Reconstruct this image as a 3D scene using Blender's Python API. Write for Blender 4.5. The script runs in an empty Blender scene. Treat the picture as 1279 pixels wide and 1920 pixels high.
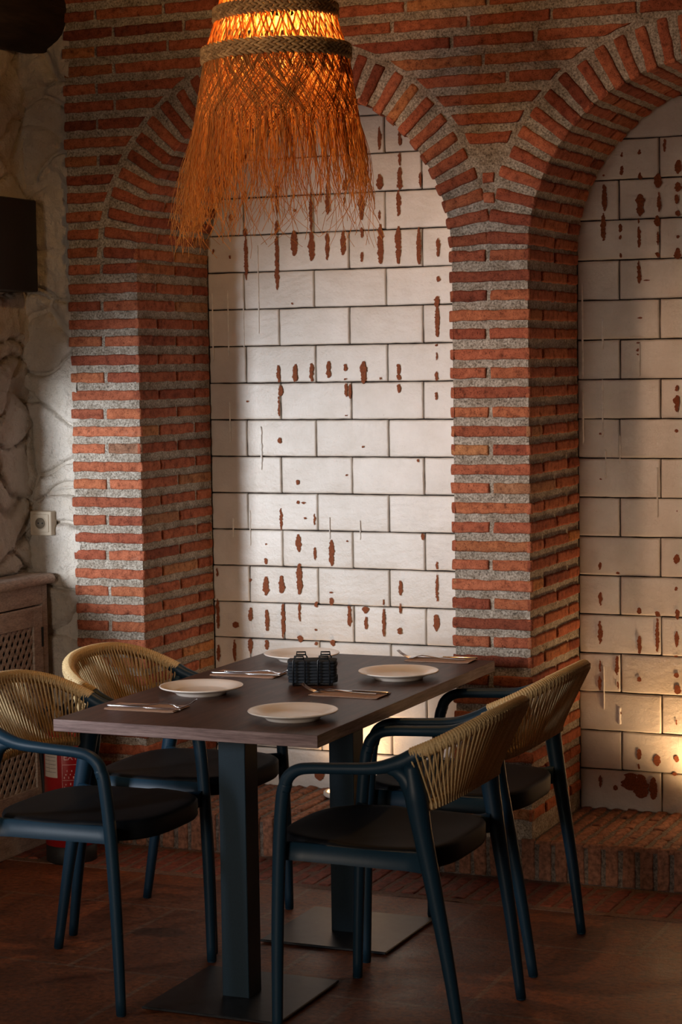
import bpy, math, random
from mathutils import Vector, Matrix, noise
random.seed(7)
sc = bpy.context.scene
COL = sc.collection
PI = math.pi

# ------------------------------------------------------------------ camera
cam = bpy.data.cameras.new('camera')
cam.sensor_fit = 'VERTICAL'; cam.sensor_height = 36.0
cam.lens = 3900.87 / 1920 * 36.0
cam.clip_start = 0.1; cam.clip_end = 60
co = bpy.data.objects.new('camera', cam); COL.objects.link(co)
rgt = Vector((0.91938829, 0.39308802, -0.01438713))
up = Vector((-0.01500675, 0.0716013, 0.99732044))
fwd = Vector((-0.39306485, 0.91670882, -0.07172837))
co.matrix_world = Matrix(((rgt.x, up.x, -fwd.x, 2.9059), (rgt.y, up.y, -fwd.y, -6.3582), (rgt.z, up.z, -fwd.z, 1.6899), (0, 0, 0, 1)))
cam.dof.use_dof = True; cam.dof.focus_distance = 6.3; cam.dof.aperture_fstop = 8.0
sc.camera = co

# ------------------------------------------------------------------ world, window light, exposure
w = bpy.data.worlds.new('world'); sc.world = w; w.use_nodes = True
w.node_tree.nodes['Background'].inputs[0].default_value = (1.0, 0.50, 0.33, 1)
w.node_tree.nodes['Background'].inputs[1].default_value = 0.022
sc.view_settings.view_transform = 'Standard'; sc.view_settings.look = 'None'
sc.view_settings.exposure = 0.0; sc.view_settings.gamma = 1.0
def area(name, loc, target, sx, sy, power, color, spread=PI):
    l = bpy.data.lights.new(name, 'AREA'); l.shape = 'RECTANGLE'; l.size = sx; l.size_y = sy
    l.energy = power; l.color = color; l.spread = spread
    o = bpy.data.objects.new(name, l); COL.objects.link(o); o.location = loc
    o.rotation_euler = (Vector(target) - Vector(loc)).to_track_quat('-Z', 'Y').to_euler()
    return o
# daylight from the window on the left side of the room
area('window_daylight', (-1.52, -3.6, 1.30), (0.1, 0.3, 1.25), 0.55, 0.60, 174, (0.87, 0.92, 1.0))
# unseen soft fill added behind the camera for chairs and table edge
area('front_fill', (.4, -8.3, 1.5), (.5, -1.6, .25), 1.5, 1.3, 8.5, (1.0, 0.82, 0.66), math.radians(48))
# unseen warm spot added to brighten the upper brickwork and niche walls
sl = bpy.data.lights.new('wall_fill_spot', 'SPOT'); sl.energy = 390; sl.color = (1.0, 0.63, 0.41)
sl.spot_size = math.radians(38); sl.spot_blend = 1.0; sl.shadow_soft_size = .38
so = bpy.data.objects.new('wall_fill_spot', sl); COL.objects.link(so); so.location = (-.90, -4.0, 2.7)
so.rotation_euler = (Vector((.98, .2, 2.0)) - so.location).to_track_quat('-Z', 'Y').to_euler()

# ------------------------------------------------------------------ material helpers
def mat(name):
    m = bpy.data.materials.new(name); m.use_nodes = True
    nt = m.node_tree; b = nt.nodes['Principled BSDF']
    return m, nt, b
def N(nt, t, **kw):
    n = nt.nodes.new('ShaderNode' + t)
    for k, v in kw.items():
        if k[0] == 'i' and k[1:].isdigit(): n.inputs[int(k[1:])].default_value = v
        elif k in n.inputs: n.inputs[k].default_value = v
        else: setattr(n, k, v)
    return n
def L(nt, a, b): nt.links.new(a, b)
def coords(nt, scale=(1, 1, 1), rot=(0, 0, 0)):
    tc = N(nt, 'TexCoord'); mp = N(nt, 'Mapping')
    mp.inputs['Scale'].default_value = scale; mp.inputs['Rotation'].default_value = rot
    L(nt, tc.outputs['Object'], mp.inputs['Vector']); return mp.outputs[0]
def noi(nt, vec, scale, detail=4, rough=.6):
    n = N(nt, 'TexNoise'); n.inputs['Scale'].default_value = scale; n.inputs['Detail'].default_value = detail
    n.inputs['Roughness'].default_value = rough; L(nt, vec, n.inputs['Vector']); return n.outputs['Fac']
def ramp(nt, fac, stops, interp='LINEAR'):
    r = N(nt, 'ValToRGB'); r.color_ramp.interpolation = interp
    e = r.color_ramp.elements
    while len(e) < len(stops): e.new(0.5)
    for i, (p, c) in enumerate(stops):
        e[i].position = p; e[i].color = (c[0], c[1], c[2], 1) if len(c) == 3 else c
    L(nt, fac, r.inputs[0]); return r.outputs[0]
def mix(nt, mode, fac, a, b):
    n = N(nt, 'MixRGB', blend_type=mode)
    for i, v in ((0, fac), (1, a), (2, b)):
        if hasattr(v, 'is_output'): L(nt, v, n.inputs[i])
        elif isinstance(v, (int, float)): n.inputs[i].default_value = v
        else: n.inputs[i].default_value = (v[0], v[1], v[2], 1)
    return n.outputs[0]
def bump(nt, b, h, strength, dist, prev=None):
    n = N(nt, 'Bump'); n.inputs['Strength'].default_value = strength; n.inputs['Distance'].default_value = dist
    L(nt, h, n.inputs['Height'])
    if prev is not None: L(nt, prev, n.inputs['Normal'])
    L(nt, n.outputs[0], b.inputs['Normal']); return n.outputs[0]
def simple(name, c, rough=.5, metal=0, spec=None, nscale=60, namp=.15, bs=.15, bd=.001, coat=0):
    m, nt, b = mat(name); v = coords(nt)
    f = noi(nt, v, nscale)
    lo = tuple(x * (1 - namp) for x in c); hi = tuple(min(1, x * (1 + namp)) for x in c)
    L(nt, ramp(nt, f, [(.3, lo), (.7, hi)]), b.inputs['Base Color'])
    b.inputs['Roughness'].default_value = rough; b.inputs['Metallic'].default_value = metal
    if spec is not None: b.inputs['Specular IOR Level'].default_value = spec
    if coat: b.inputs['Coat Weight'].default_value = coat; b.inputs['Coat Roughness'].default_value = .2
    if bs: bump(nt, b, f, bs, bd)
    return m

def m_brick():
    m, nt, b = mat('terracotta_brick'); v = coords(nt)
    g = N(nt, 'NewGeometry')
    c = ramp(nt, g.outputs['Random Per Island'], [(0, (.21, .054, .028)), (.14, (.43, .125, .062)), (.3, (.28, .070, .036)), (.46, (.48, .152, .074)),
              (.6, (.35, .095, .048)), (.74, (.45, .148, .066)), (.9, (.29, .076, .038)), (.96, (.50, .21, .08)), (1, (.28, .14, .085))])
    n1 = noi(nt, v, 38, 6, .65)
    c = mix(nt, 'MULTIPLY', 1, c, ramp(nt, n1, [(.30, (.38, .34, .33)), (.48, (.92, .92, .92)), (.68, (1.25, 1.35, 1.4))]))
    n2 = noi(nt, v, 230, 3, .7)
    c = mix(nt, 'MULTIPLY', 1, c, ramp(nt, n2, [(.34, (.35, .30, .28)), (.46, (1, 1, 1))]))
    n3 = noi(nt, v, 14, 5, .7)
    c = mix(nt, 'MIX', ramp(nt, n3, [(.62, (0, 0, 0)), (.8, (.45, .45, .45))]), c, (.38, .30, .24))
    L(nt, c, b.inputs['Base Color']); b.inputs['Roughness'].default_value = .88
    b.inputs['Specular IOR Level'].default_value = .25
    p = bump(nt, b, n1, .7, .006); bump(nt, b, n2, .5, .002, p)
    return m
def m_mortar():
    m, nt, b = mat('sand_mortar'); v = coords(nt)
    n1 = noi(nt, v, 150, 5, .8); n2 = noi(nt, v, 22, 5, .6)
    c = ramp(nt, n1, [(.33, (.05, .042, .035)), (.45, (.30, .26, .21)), (.56, (.52, .47, .395)), (.70, (.76, .71, .62))])
    c = mix(nt, 'MULTIPLY', 1, c, ramp(nt, n2, [(.3, (.6, .55, .5)), (.6, (1, 1, 1))]))
    L(nt, c, b.inputs['Base Color']); b.inputs['Roughness'].default_value = .95
    b.inputs['Specular IOR Level'].default_value = .1
    p = bump(nt, b, n2, .5, .008); bump(nt, b, n1, .7, .004, p)
    return m
def m_glaze():
    m, nt, b = mat('white_glazed_clay'); v = coords(nt)
    g = N(nt, 'NewGeometry')
    n1 = noi(nt, v, 9, 6, .6)
    c = ramp(nt, n1, [(.3, (.70, .63, .54)), (.7, (.82, .76, .68))])
    c = mix(nt, 'MULTIPLY', 1, c, ramp(nt, g.outputs['Random Per Island'], [(0, (.9, .88, .86)), (1, (1, 1, 1))]))
    n2 = noi(nt, v, 330, 3, .6)
    spots = ramp(nt, n2, [(.27, (.25, .10, .05)), (.315, (1, 1, 1))])
    n4 = noi(nt, v, 26, 3, .6)
    c = mix(nt, 'MULTIPLY', ramp(nt, n4, [(.5, (0, 0, 0)), (.62, (1, 1, 1))]), c, spots)
    L(nt, c, b.inputs['Base Color'])
    b.inputs['Roughness'].default_value = .30
    b.inputs['Specular IOR Level'].default_value = .5
    wv = N(nt, 'TexWave', wave_type='BANDS', bands_direction='Z'); wv.inputs['Scale'].default_value = 9
    wv.inputs['Distortion'].default_value = 22; wv.inputs['Detail'].default_value = 3; wv.inputs['Detail Scale'].default_value = .35
    L(nt, v, wv.inputs['Vector'])
    v2 = coords(nt, (2, 2, 26)); n3 = noi(nt, v2, 3, 4, .6)
    p = bump(nt, b, wv.outputs['Fac'], .07, .004); p = bump(nt, b, n3, .2, .0025, p)
    p = bump(nt, b, noi(nt, v, 105, 5, .65), .6, .003, p); bump(nt, b, n1, .15, .01, p)
    return m
def m_plaster():
    m, nt, b = mat('whitewashed_stone'); v = coords(nt)
    n1 = noi(nt, v, 7, 6, .6)
    L(nt, ramp(nt, n1, [(.3, (.60, .53, .43)), (.7, (.76, .70, .62))]), b.inputs['Base Color'])
    b.inputs['Roughness'].default_value = .8
    n2 = noi(nt, v, 45, 6, .65)
    p = bump(nt, b, n2, 1.0, .014); p = bump(nt, b, noi(nt, v, 18, 6, .7), .7, .02, p); bump(nt, b, noi(nt, v, 240, 3, .6), .4, .002, p)
    return m
def m_floor():
    m, nt, b = mat('old_terracotta_slabs'); v = coords(nt)
    bt = N(nt, 'TexBrick'); bt.offset = 0.5
    mp = N(nt, 'Mapping'); mp.inputs['Location'].default_value = (0.09, 0.70, 0)
    tc = N(nt, 'TexCoord'); L(nt, tc.outputs['Object'], mp.inputs['Vector'])
    nn = N(nt, 'TexNoise'); nn.inputs['Scale'].default_value = 6; L(nt, tc.outputs['Object'], nn.inputs['Vector'])
    wob = N(nt, 'VectorMath', operation='SCALE'); wob.inputs['Scale'].default_value = .012
    L(nt, nn.outputs['Color'], wob.inputs[0])
    ad = N(nt, 'VectorMath', operation='ADD'); L(nt, mp.outputs[0], ad.inputs[0]); L(nt, wob.outputs[0], ad.inputs[1])
    L(nt, ad.outputs[0], bt.inputs['Vector'])
    bt.inputs['Scale'].default_value = 1; bt.inputs['Brick Width'].default_value = .59; bt.inputs['Row Height'].default_value = .65
    bt.inputs['Mortar Size'].default_value = .009; bt.inputs['Mortar Smooth'].default_value = .4
    bt.inputs['Color1'].default_value = (.20, .060, .022, 1); bt.inputs['Color2'].default_value = (.27, .085, .030, 1)
    bt.inputs['Mortar'].default_value = (.25, .14, .085, 1)
    n1 = noi(nt, v, 5, 8, .7); n2 = noi(nt, v, 55, 6, .7)
    c = mix(nt, 'MULTIPLY', 1, bt.outputs[0], ramp(nt, n1, [(.3, (.45, .4, .38)), (.55, (1, 1, 1)), (.75, (1.35, 1.25, 1.1))]))
    c = mix(nt, 'MULTIPLY', .9, c, ramp(nt, n2, [(.36, (.35, .3, .28)), (.62, (1.3, 1.3, 1.3))]))
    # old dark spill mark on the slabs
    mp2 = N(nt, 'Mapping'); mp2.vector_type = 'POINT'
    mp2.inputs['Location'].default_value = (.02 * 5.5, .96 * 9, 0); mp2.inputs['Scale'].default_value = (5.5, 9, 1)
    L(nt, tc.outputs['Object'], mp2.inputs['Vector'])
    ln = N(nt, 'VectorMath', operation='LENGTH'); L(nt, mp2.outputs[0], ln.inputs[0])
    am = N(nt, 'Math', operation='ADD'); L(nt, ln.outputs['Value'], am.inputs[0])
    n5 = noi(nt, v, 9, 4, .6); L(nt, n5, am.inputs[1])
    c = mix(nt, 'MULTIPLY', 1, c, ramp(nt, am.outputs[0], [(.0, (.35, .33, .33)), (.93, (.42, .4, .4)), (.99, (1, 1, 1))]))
    L(nt, c, b.inputs['Base Color'])
    L(nt, ramp(nt, n1, [(.3, (.35, .35, .35)), (.7, (.6, .6, .6))]), b.inputs['Roughness'])
    p = bump(nt, b, bt.outputs['Fac'], -.5, .004); p = bump(nt, b, n2, .5, .003, p); bump(nt, b, n1, .4, .01, p)
    return m
def m_wood(name, lo, mid, hi, sc3, rough=.4, bs=.2, spec=.3):
    m, nt, b = mat(name); v = coords(nt, sc3)
    n1 = noi(nt, v, 4, 8, .65); n2 = noi(nt, v, 22, 5, .6)
    c = ramp(nt, n1, [(.32, lo), (.5, mid), (.68, hi)])
    c = mix(nt, 'MULTIPLY', .7, c, ramp(nt, n2, [(.35, (.55, .55, .55)), (.6, (1.1, 1.1, 1.1))]))
    L(nt, c, b.inputs['Base Color']); b.inputs['Roughness'].default_value = rough; b.inputs['Specular IOR Level'].default_value = spec
    bump(nt, b, n2, bs, .001)
    return m
def m_rope():
    m, nt, b = mat('tan_rope'); v = coords(nt)
    g = N(nt, 'NewGeometry')
    c = ramp(nt, g.outputs['Random Per Island'], [(0, (.60, .42, .20)), (1, (.78, .58, .30))])
    c = mix(nt, 'MULTIPLY', .6, c, ramp(nt, noi(nt, v, 500, 2, .5), [(.35, (.5, .45, .4)), (.6, (1.1, 1.1, 1.1))]))
    L(nt, c, b.inputs['Base Color']); b.inputs['Roughness'].default_value = .62
    return m
def m_straw(name, a, bcol, trans):
    m, nt, b = mat(name)
    g = N(nt, 'NewGeometry')
    c = ramp(nt, g.outputs['Random Per Island'], [(0, a), (1, bcol)])
    L(nt, c, b.inputs['Base Color']); b.inputs['Roughness'].default_value = .7
    b.inputs['Specular IOR Level'].default_value = .2
    tr = N(nt, 'BsdfTranslucent'); L(nt, c, tr.inputs['Color'])
    mx = N(nt, 'MixShader'); mx.inputs[0].default_value = trans
    out = nt.nodes['Material Output']
    L(nt, b.outputs[0], mx.inputs[1]); L(nt, tr.outputs[0], mx.inputs[2]); L(nt, mx.outputs[0], out.inputs['Surface'])
    return m
def m_emit(name, c, s):
    m, nt, b = mat(name); b.inputs['Base Color'].default_value = (*c, 1)
    b.inputs['Emission Color'].default_value = (*c, 1); b.inputs['Emission Strength'].default_value = s
    return m
M = dict(
    brick=m_brick(), mortar=m_mortar(), glaze=m_glaze(), plaster=m_plaster(), floor=m_floor(),
    joint=simple('dark_joint', (.022, .014, .010), .95, nscale=90),
    bare=simple('bare_clay', (.23, .062, .020), .9, nscale=160, namp=.35, bs=.5),
    drip=simple('white_glaze_drip', (.84, .80, .73), .35),
    table=m_wood('dark_walnut_laminate', (.034, .014, .009), (.066, .029, .019), (.105, .050, .033), (9, .9, 9), .42, .12, .2),
    edge=m_wood('walnut_daylit_edge', (.15, .095, .09), (.28, .19, .18), (.38, .28, .26), (1.2, 1.2, 26), .5, .15),  # same walnut, paler and greyer: window light put into the edge colour
    steel=simple('dark_coated_steel', (.010, .028, .044), .5, 0, .3, nscale=400, bs=.15, bd=.0005),
    plate_steel=simple('dark_base_plate', (.020, .021, .023), .42, .3, nscale=30, namp=.4, bs=.2),
    plastic=simple('sky_tinted_plastic', (.008, .034, .062), .45, 0, .35, nscale=500, bs=.12, bd=.0004),  # black plastic with the blue of the sky light put into its colour
    seat=simple('black_seat_plastic', (.006, .007, .009), .6, 0, .15, nscale=500, bs=.2, bd=.0004),
    rope=m_rope(),
    china=simple('cream_china', (.88, .81, .73), .24, nscale=8, namp=.02, bs=0),
    paper=simple('brown_kraft_paper', (.40, .25, .17), .85, nscale=120, namp=.12, bs=.3),
    chrome=simple('polished_steel', (.78, .79, .82), .16, 1, nscale=20, namp=.03, bs=0),
    napkin=simple('black_napkin', (.012, .016, .022), .85, nscale=200, bs=.3),
    wire=simple('black_wire', (.006, .008, .010), .3, .2, bs=0),
    greywood=m_wood('whitewashed_wood', (.42, .33, .26), (.56, .46, .38), (.66, .56, .47), (3, 3, 14), .65, .4),
    cavity=simple('dark_cavity', (.02, .016, .014), .9),
    log=m_wood('dark_timber', (.010, .006, .004), (.022, .013, .008), (.035, .02, .012), (6, .8, 6), .7, .6),
    black=simple('black_painted_wood', (.010, .008, .007), .5, nscale=70, bs=.3),
    cream=simple('cream_switch_plastic', (.62, .53, .40), .35, bs=0, namp=.03),
    dark=simple('dark_plastic', (.03, .028, .026), .5),
    red=simple('red_paint', (.34, .010, .012), .3, nscale=20, namp=.05, bs=0, coat=.5),
    rubber=simple('black_rubber', (.012, .012, .012), .6),
    worn=simple('worn_plinth_brick', (.23, .10, .058), .9, nscale=60, namp=.55, bs=.8, bd=.004),
    dim_mortar=simple('dimmed_plinth_mortar', (.14, .11, .09), .95, nscale=120, namp=.7, bs=.7, bd=.004),  # mortar colour darkened to stand in for the low light near the floor
    label=simple('white_label_paper', (.62, .56, .48), .6, namp=.05, bs=0),
    ink=simple('dark_ink', (.05, .045, .06), .6, bs=0),
    pink=simple('white_print', (.72, .42, .40), .6, bs=0, namp=.05),
    ceiling=simple('dim_ceiling_plaster', (.10, .08, .065), .9, nscale=12, bs=.4, bd=.004),
    straw=m_straw('golden_straw', (.50, .22, .055), (.68, .36, .11), .62),
    braid=m_straw('braided_esparto', (.27, .165, .07), (.50, .33, .145), .15),
    bulb=m_emit('warm_bulb_glass', (1.0, .66, .28), 30),
    spot=m_emit('warm_uplight_glass', (1.0, .62, .30), 3),
)

# ------------------------------------------------------------------ mesh helpers
class MB:
    def __init__(s): s.v = []; s.f = []; s.m = []; s.sm = []
    def add(s, vs, fs, mi=0, smooth=True):
        o = len(s.v); s.v += [tuple(x) for x in vs]
        for f in fs: s.f.append(tuple(i + o for i in f)); s.m.append(mi); s.sm.append(smooth)
    def grid(s, P, mi=0, smooth=True, closed_u=False):
        # P[i][j] points
        nu, nv = len(P), len(P[0]); vs = [q for r in P for q in r]; fs = []
        for i in range(nu if closed_u else nu - 1):
            for j in range(nv - 1):
                a = i * nv + j; b = ((i + 1) % nu) * nv + j
                fs.append((a, b, b + 1, a + 1))
        s.add(vs, fs, mi, smooth)
    def box(s, lo, hi, mi=0, bev=0):
        x0, y0, z0 = lo; x1, y1, z1 = hi
        if bev <= 0:
            vs = [(x0,y0,z0),(x1,y0,z0),(x1,y1,z0),(x0,y1,z0),(x0,y0,z1),(x1,y0,z1),(x1,y1,z1),(x0,y1,z1)]
            s.add(vs, [(0,3,2,1),(4,5,6,7),(0,1,5,4),(1,2,6,5),(2,3,7,6),(3,0,4,7)], mi, False); return
        b = bev
        prof = [(z0, b), (z0 + b, 0), (z1 - b, 0), (z1, b)]
        rings = []
        for z, ins in prof:
            c = b if ins == 0 else b
            xa, xb, ya, yb = x0 + ins, x1 - ins, y0 + ins, y1 - ins
            k = b * .8 if ins == 0 else b * .4
            rings.append([(xa+k,ya,z),(xb-k,ya,z),(xb,ya+k,z),(xb,yb-k,z),(xb-k,yb,z),(xa+k,yb,z),(xa,yb-k,z),(xa,ya+k,z)])
        vs = [p for r in rings for p in r]; fs = []
        for r in range(3):
            for i in range(8):
                j = (i + 1) % 8; fs.append((r*8+i, r*8+j, (r+1)*8+j, (r+1)*8+i))
        fs.append(tuple(range(7, -1, -1))); fs.append(tuple(24 + i for i in range(8)))
        s.add(vs, fs, mi, False)
    def tube(s, pts, rad, n=10, mi=0, caps=True, flat=1.0, upv=(0, 0, 1)):
        pts = [Vector(p) for p in pts]; k = len(pts)
        if not isinstance(rad, (list, tuple)): rad = [rad] * k
        t0 = (pts[1] - pts[0]).normalized(); u = Vector(upv)
        if abs(t0.dot(u)) > .95: u = Vector((1, 0, 0))
        nrm = (u - t0 * u.dot(t0)).normalized(); R = []
        for i in range(k):
            a = pts[max(i-1, 0)]; b = pts[min(i+1, k-1)]; t = (b - a).normalized()
            nrm = (nrm - t * nrm.dot(t)).normalized(); bi = t.cross(nrm)
            R.append([pts[i] + (nrm * math.cos(2*PI*j/n) * flat + bi * math.sin(2*PI*j/n)) * rad[i] for j in range(n)])
        vs = [p for r in R for p in r]; fs = []
        for i in range(k - 1):
            for j in range(n):
                j2 = (j + 1) % n; fs.append((i*n+j, i*n+j2, (i+1)*n+j2, (i+1)*n+j))
        if caps:
            fs.append(tuple(range(n-1, -1, -1))); fs.append(tuple((k-1)*n + j for j in range(n)))
        s.add(vs, fs, mi)
    def lathe(s, prof, c=(0, 0, 0), n=48, mi=0, rx=1, ry=1):
        P = []
        for j in range(n):
            a = 2*PI*j/n
            P.append([(c[0] + r*math.cos(a)*rx, c[1] + r*math.sin(a)*ry, c[2] + z) for r, z in prof])
        s.grid(P, mi, True, True)
    def build(s, name, mats, parent=None):
        me = bpy.data.meshes.new(name); me.from_pydata(s.v, [], s.f)
        if not isinstance(mats, (list, tuple)): mats = [mats]
        for m in mats: me.materials.append(m)
        me.polygons.foreach_set('material_index', s.m); me.polygons.foreach_set('use_smooth', s.sm)
        me.update()
        o = bpy.data.objects.new(name, me); COL.objects.link(o)
        if parent: o.parent = parent
        return o
def tag(o, label=None, cat=None, group=None, kind=None):
    if label: o['label'] = label
    if cat: o['category'] = cat
    if group: o['group'] = group
    if kind: o['kind'] = kind
    return o
def empty(name, loc=(0, 0, 0), rz=0):
    o = bpy.data.objects.new(name, None); COL.objects.link(o); o.location = loc; o.rotation_euler = (0, 0, rz)
    o.empty_display_size = .1
    return o
def copy_tree(o, parent=None):
    c = o.copy(); COL.objects.link(c)
    if parent: c.parent = parent
    for ch in [x for x in bpy.data.objects if x.parent == o and x != c]: copy_tree(ch, c)
    return c
def catmull(P, n=6):
    P = [Vector(p) for p in P]; Q = [P[0]*2 - P[1]] + P + [P[-1]*2 - P[-2]]; out = []
    for i in range(1, len(Q) - 2):
        a, b, c, d = Q[i-1], Q[i], Q[i+1], Q[i+2]
        for k in range(n):
            t = k / n
            out.append(.5 * ((2*b) + (c - a)*t + (2*a - 5*b + 4*c - d)*t*t + (3*b - a - 3*c + d)*t**3))
    out.append(Q[-2]); return out
def lerpl(R, n=6):
    out = []
    for i in range(len(R) - 1):
        for k in range(n): out.append(R[i] + (R[i+1] - R[i]) * k / n)
    out.append(R[-1]); return out
def nz(*a): return noise.noise(Vector(a))

# ------------------------------------------------------------------ brick wall with two arched niches
ZC, RI, RE, DN = 2.03, .571, .735, .549          # spring height, intrados, outer clearance, niche depth
HB, PITCH = .0342, .06238
ARCH = (0.0, 1.414); TOP = 3.2; XL, XR = -.845, 2.26
uid = [0]
def pillow(mb, quad, F, prot=.0, rnd=.0045, skirt=.014, rough=.0030, mi=1, step=.014, wob=.0036):
    """quad: four (u,v) corners; F(u,v,d) -> 3D, d = outward"""
    uid[0] += 1; sd = uid[0] * 7.31
    (a, b, c, d) = [Vector((q[0], q[1])) for q in quad]
    lu = max((b - a).length, (c - d).length); lv = max((d - a).length, (c - b).length)
    nu = max(4, int(lu / step) + 1); nv = max(4, int(lv / step) + 1)
    def par(n, l):
        e = min(.3, rnd / l * 1.0)
        t = [-1, 0, e * .5] + [e*1.4 + (1 - 2.8*e) * i / (n - 2) for i in range(n - 1)] + [1 - e*.5, 1, 2]
        return t
    U, V = par(nu, lu), par(nv, lv); P = []
    tl = (random.random() - .5) * .004
    for i, s in enumerate(U):
        row = []
        for j, t in enumerate(V):
            ss, tt = min(max(s, 0), 1), min(max(t, 0), 1)
            q = a * (1-ss) * (1-tt) + b * ss * (1-tt) + c * ss * tt + d * (1-ss) * tt
            eu = min(ss, 1 - ss) * lu; ev = min(tt, 1 - tt) * lv; e = min(eu, ev)
            dd = prot + tl
            if e < rnd:
                k = 1 - e / rnd; dd -= rnd * (1 - math.sqrt(max(0, 1 - k*k))) * .9
            ce = math.hypot(max(0, rnd*2.2 - eu), max(0, rnd*2.2 - ev)) / (rnd*2.2)
            if ce > 1: dd -= (ce - 1) * rnd * 2
            wx = nz(q.x*28 + sd, q.y*28, sd) * wob; wy = nz(q.x*28, q.y*28 + sd, -sd) * wob
            dd += nz(q.x*45 + sd, q.y*45, 3.3) * rough
            if s in (-1, 2) or t in (-1, 2): dd = prot - skirt
            row.append(F(q.x + wx, q.y + wy, dd))
        P.append(row)
    mb.grid(P, mi, True)
def rect(mb, u0, u1, v0, v1, F, **k): pillow(mb, ((u0, v0), (u1, v0), (u1, v1), (u0, v1)), F, **k)
Ff = lambda u, v, d: (u, -d, v)

wb = MB(); MD = .008
# mortar bed: piers, spandrels and soffits
def mquad(p, flip=False, n=1): wb.add(p, [(0, 1, 2, 3)], 0, False)
for x0, x1 in ((XL, -RI - MD), (RI + MD, ARCH[1] - RI - MD), (ARCH[1] + RI + MD, XR)):
    mquad([(x0, MD, 0), (x1, MD, 0), (x1, MD, TOP), (x0, MD, TOP)])
for cx in ARCH:
    n = 48; R = RI + MD
    pts = [(cx - R*math.cos(PI*i/n), ZC + R*math.sin(PI*i/n)) for i in range(n + 1)]
    for (xa, za), (xb_, zb) in zip(pts, pts[1:]):
        wb.add([(xa, MD, za), (xb_, MD, zb), (xb_, MD, TOP), (xa, MD, TOP)], [(0, 1, 2, 3)], 0, False)
        wb.add([(xa, MD, za), (xb_, MD, zb), (xb_, DN, zb), (xa, DN, za)], [(0, 3, 2, 1)], 0, True)
    for s in (-1, 1):
        x = cx + s * R
        mquad([(x, MD, 0), (x, DN, 0), (x, DN, ZC), (x, MD, ZC)])
# back and ends of the masonry, so it has its real thickness
wb.box((XL, DN + .10, 0), (XR, DN + .14, TOP), 0)
mquad([(XL, MD, 0), (XL, DN + .1, 0), (XL, DN + .1, TOP), (XL, MD, TOP)])
mquad([(XR, MD, 0), (XR, DN + .1, 0), (XR, DN + .1, TOP), (XR, MD, TOP)])
# courses
k = -22
while True:
    zc = 1.524 + PITCH * k
    if zc > TOP - .03: break
    if zc < .165: k += 1; continue
    jit = (random.random() - .5) * .004; zc += jit
    za, zb = zc - HB/2, zc + HB/2
    par = (k % 2 == 0)             # even: two half bricks on a pier; odd: one full brick
    def cut(z, side, cx):           # x where the arch clearance circle cuts height z
        dz = z - ZC
        if abs(dz) >= RE: return None
        return cx + side * math.sqrt(RE*RE - dz*dz)
    if zc < ZC + .012:
        for x0, x1 in ((XL, -RI), (RI, ARCH[1] - RI), (ARCH[1] + RI, XR)):
            ov = 0
            if x1 - x0 < .04: continue
            x0 -= random.random() * .008 if x0 == XL else 0
            if par or x1 - x0 < .2:
                if x1 - x0 < .2: rect(wb, x0, x1, za, zb, Ff)
                else:
                    xm = x0 + (x1 - x0) * (.47 + random.random() * .03)
                    rect(wb, x0, xm - .006, za, zb, Ff); rect(wb, xm + .008, x1, za, zb, Ff)
            else: rect(wb, x0, x1, za, zb, Ff)
        # reveals
        if True:
            for cx in ARCH:
                for s in (-1, 1):
                    xw = cx + s * RI
                    Fr = (lambda xw, s: (lambda u, v, d: (xw - s*d, u, v)))(xw, s)
                    segs = ((.0, .135), (.15, .41), (.425, DN - .012)) if not par else ((.0, .272), (.288, DN - .012))
                    for u0, u1 in segs: rect(wb, u0, u1, za, zb, Fr)
    else:
        # free intervals between the arches
        ivs = []
        l0 = [cut(z, -1, ARCH[0]) for z in (za, zb)]; r0 = [cut(z, 1, ARCH[0]) for z in (za, zb)]
        l1 = [cut(z, -1, ARCH[1]) for z in (za, zb)]; r1 = [cut(z, 1, ARCH[1]) for z in (za, zb)]
        if l0[0] is None or l0[1] is None: ivs.append(((XL, XL), (XR, XR)))
        else:
            ivs.append(((XL, XL), tuple(l0))); ivs.append((tuple(r0), tuple(l1))); ivs.append((tuple(r1), (XR, XR)))
        for (la, lb), (ra, rb) in ivs:
            x = max(la, lb) if la != lb else la
            xe = min(ra, rb)
            if xe - x < .035:
                if k in (11, 12) and 0 < (x + xe)/2 < 1: rect(wb, (x + xe)/2 - .019, (x + xe)/2 + .019, za + .001, zb - .001, Ff)
                continue
            if x == XL:
                segs = [XL, XL + (.125 if par else .195)]
            elif xe == XR: segs = [x, x + (.10 if par else .22)]
            else: segs = [x]
            while segs[-1] < xe - .02:
                segs.append(segs[-1] + .262 + random.random() * .02)
            segs = [q for q in segs if q < xe - .07] + [xe]
            for i in range(len(segs) - 1):
                u0, u1 = segs[i] + (.006 if i else 0), segs[i+1] - (.006 if i < len(segs) - 2 else 0)
                a0 = b0 = u0; a1 = b1 = u1
                if i == 0 and la != lb: a0, b0 = la, lb
                if i == len(segs) - 2 and ra != rb: a1, b1 = ra, rb
                if i == 0 and x == XL: a0 -= random.random()*.008; b0 = a0
                if min(a1 - a0, b1 - b0) < .012: 
                    if max(a1 - a0, b1 - b0) < .03: continue
                    m_ = (a0 + a1 + b0 + b1) / 4; a0, a1, b0, b1 = m_-.018, m_+.018, m_-.018, m_+.018
                pillow(wb, ((a0, za), (a1, za), (b1, zb), (b0, zb)), Ff)
    k += 1
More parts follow.
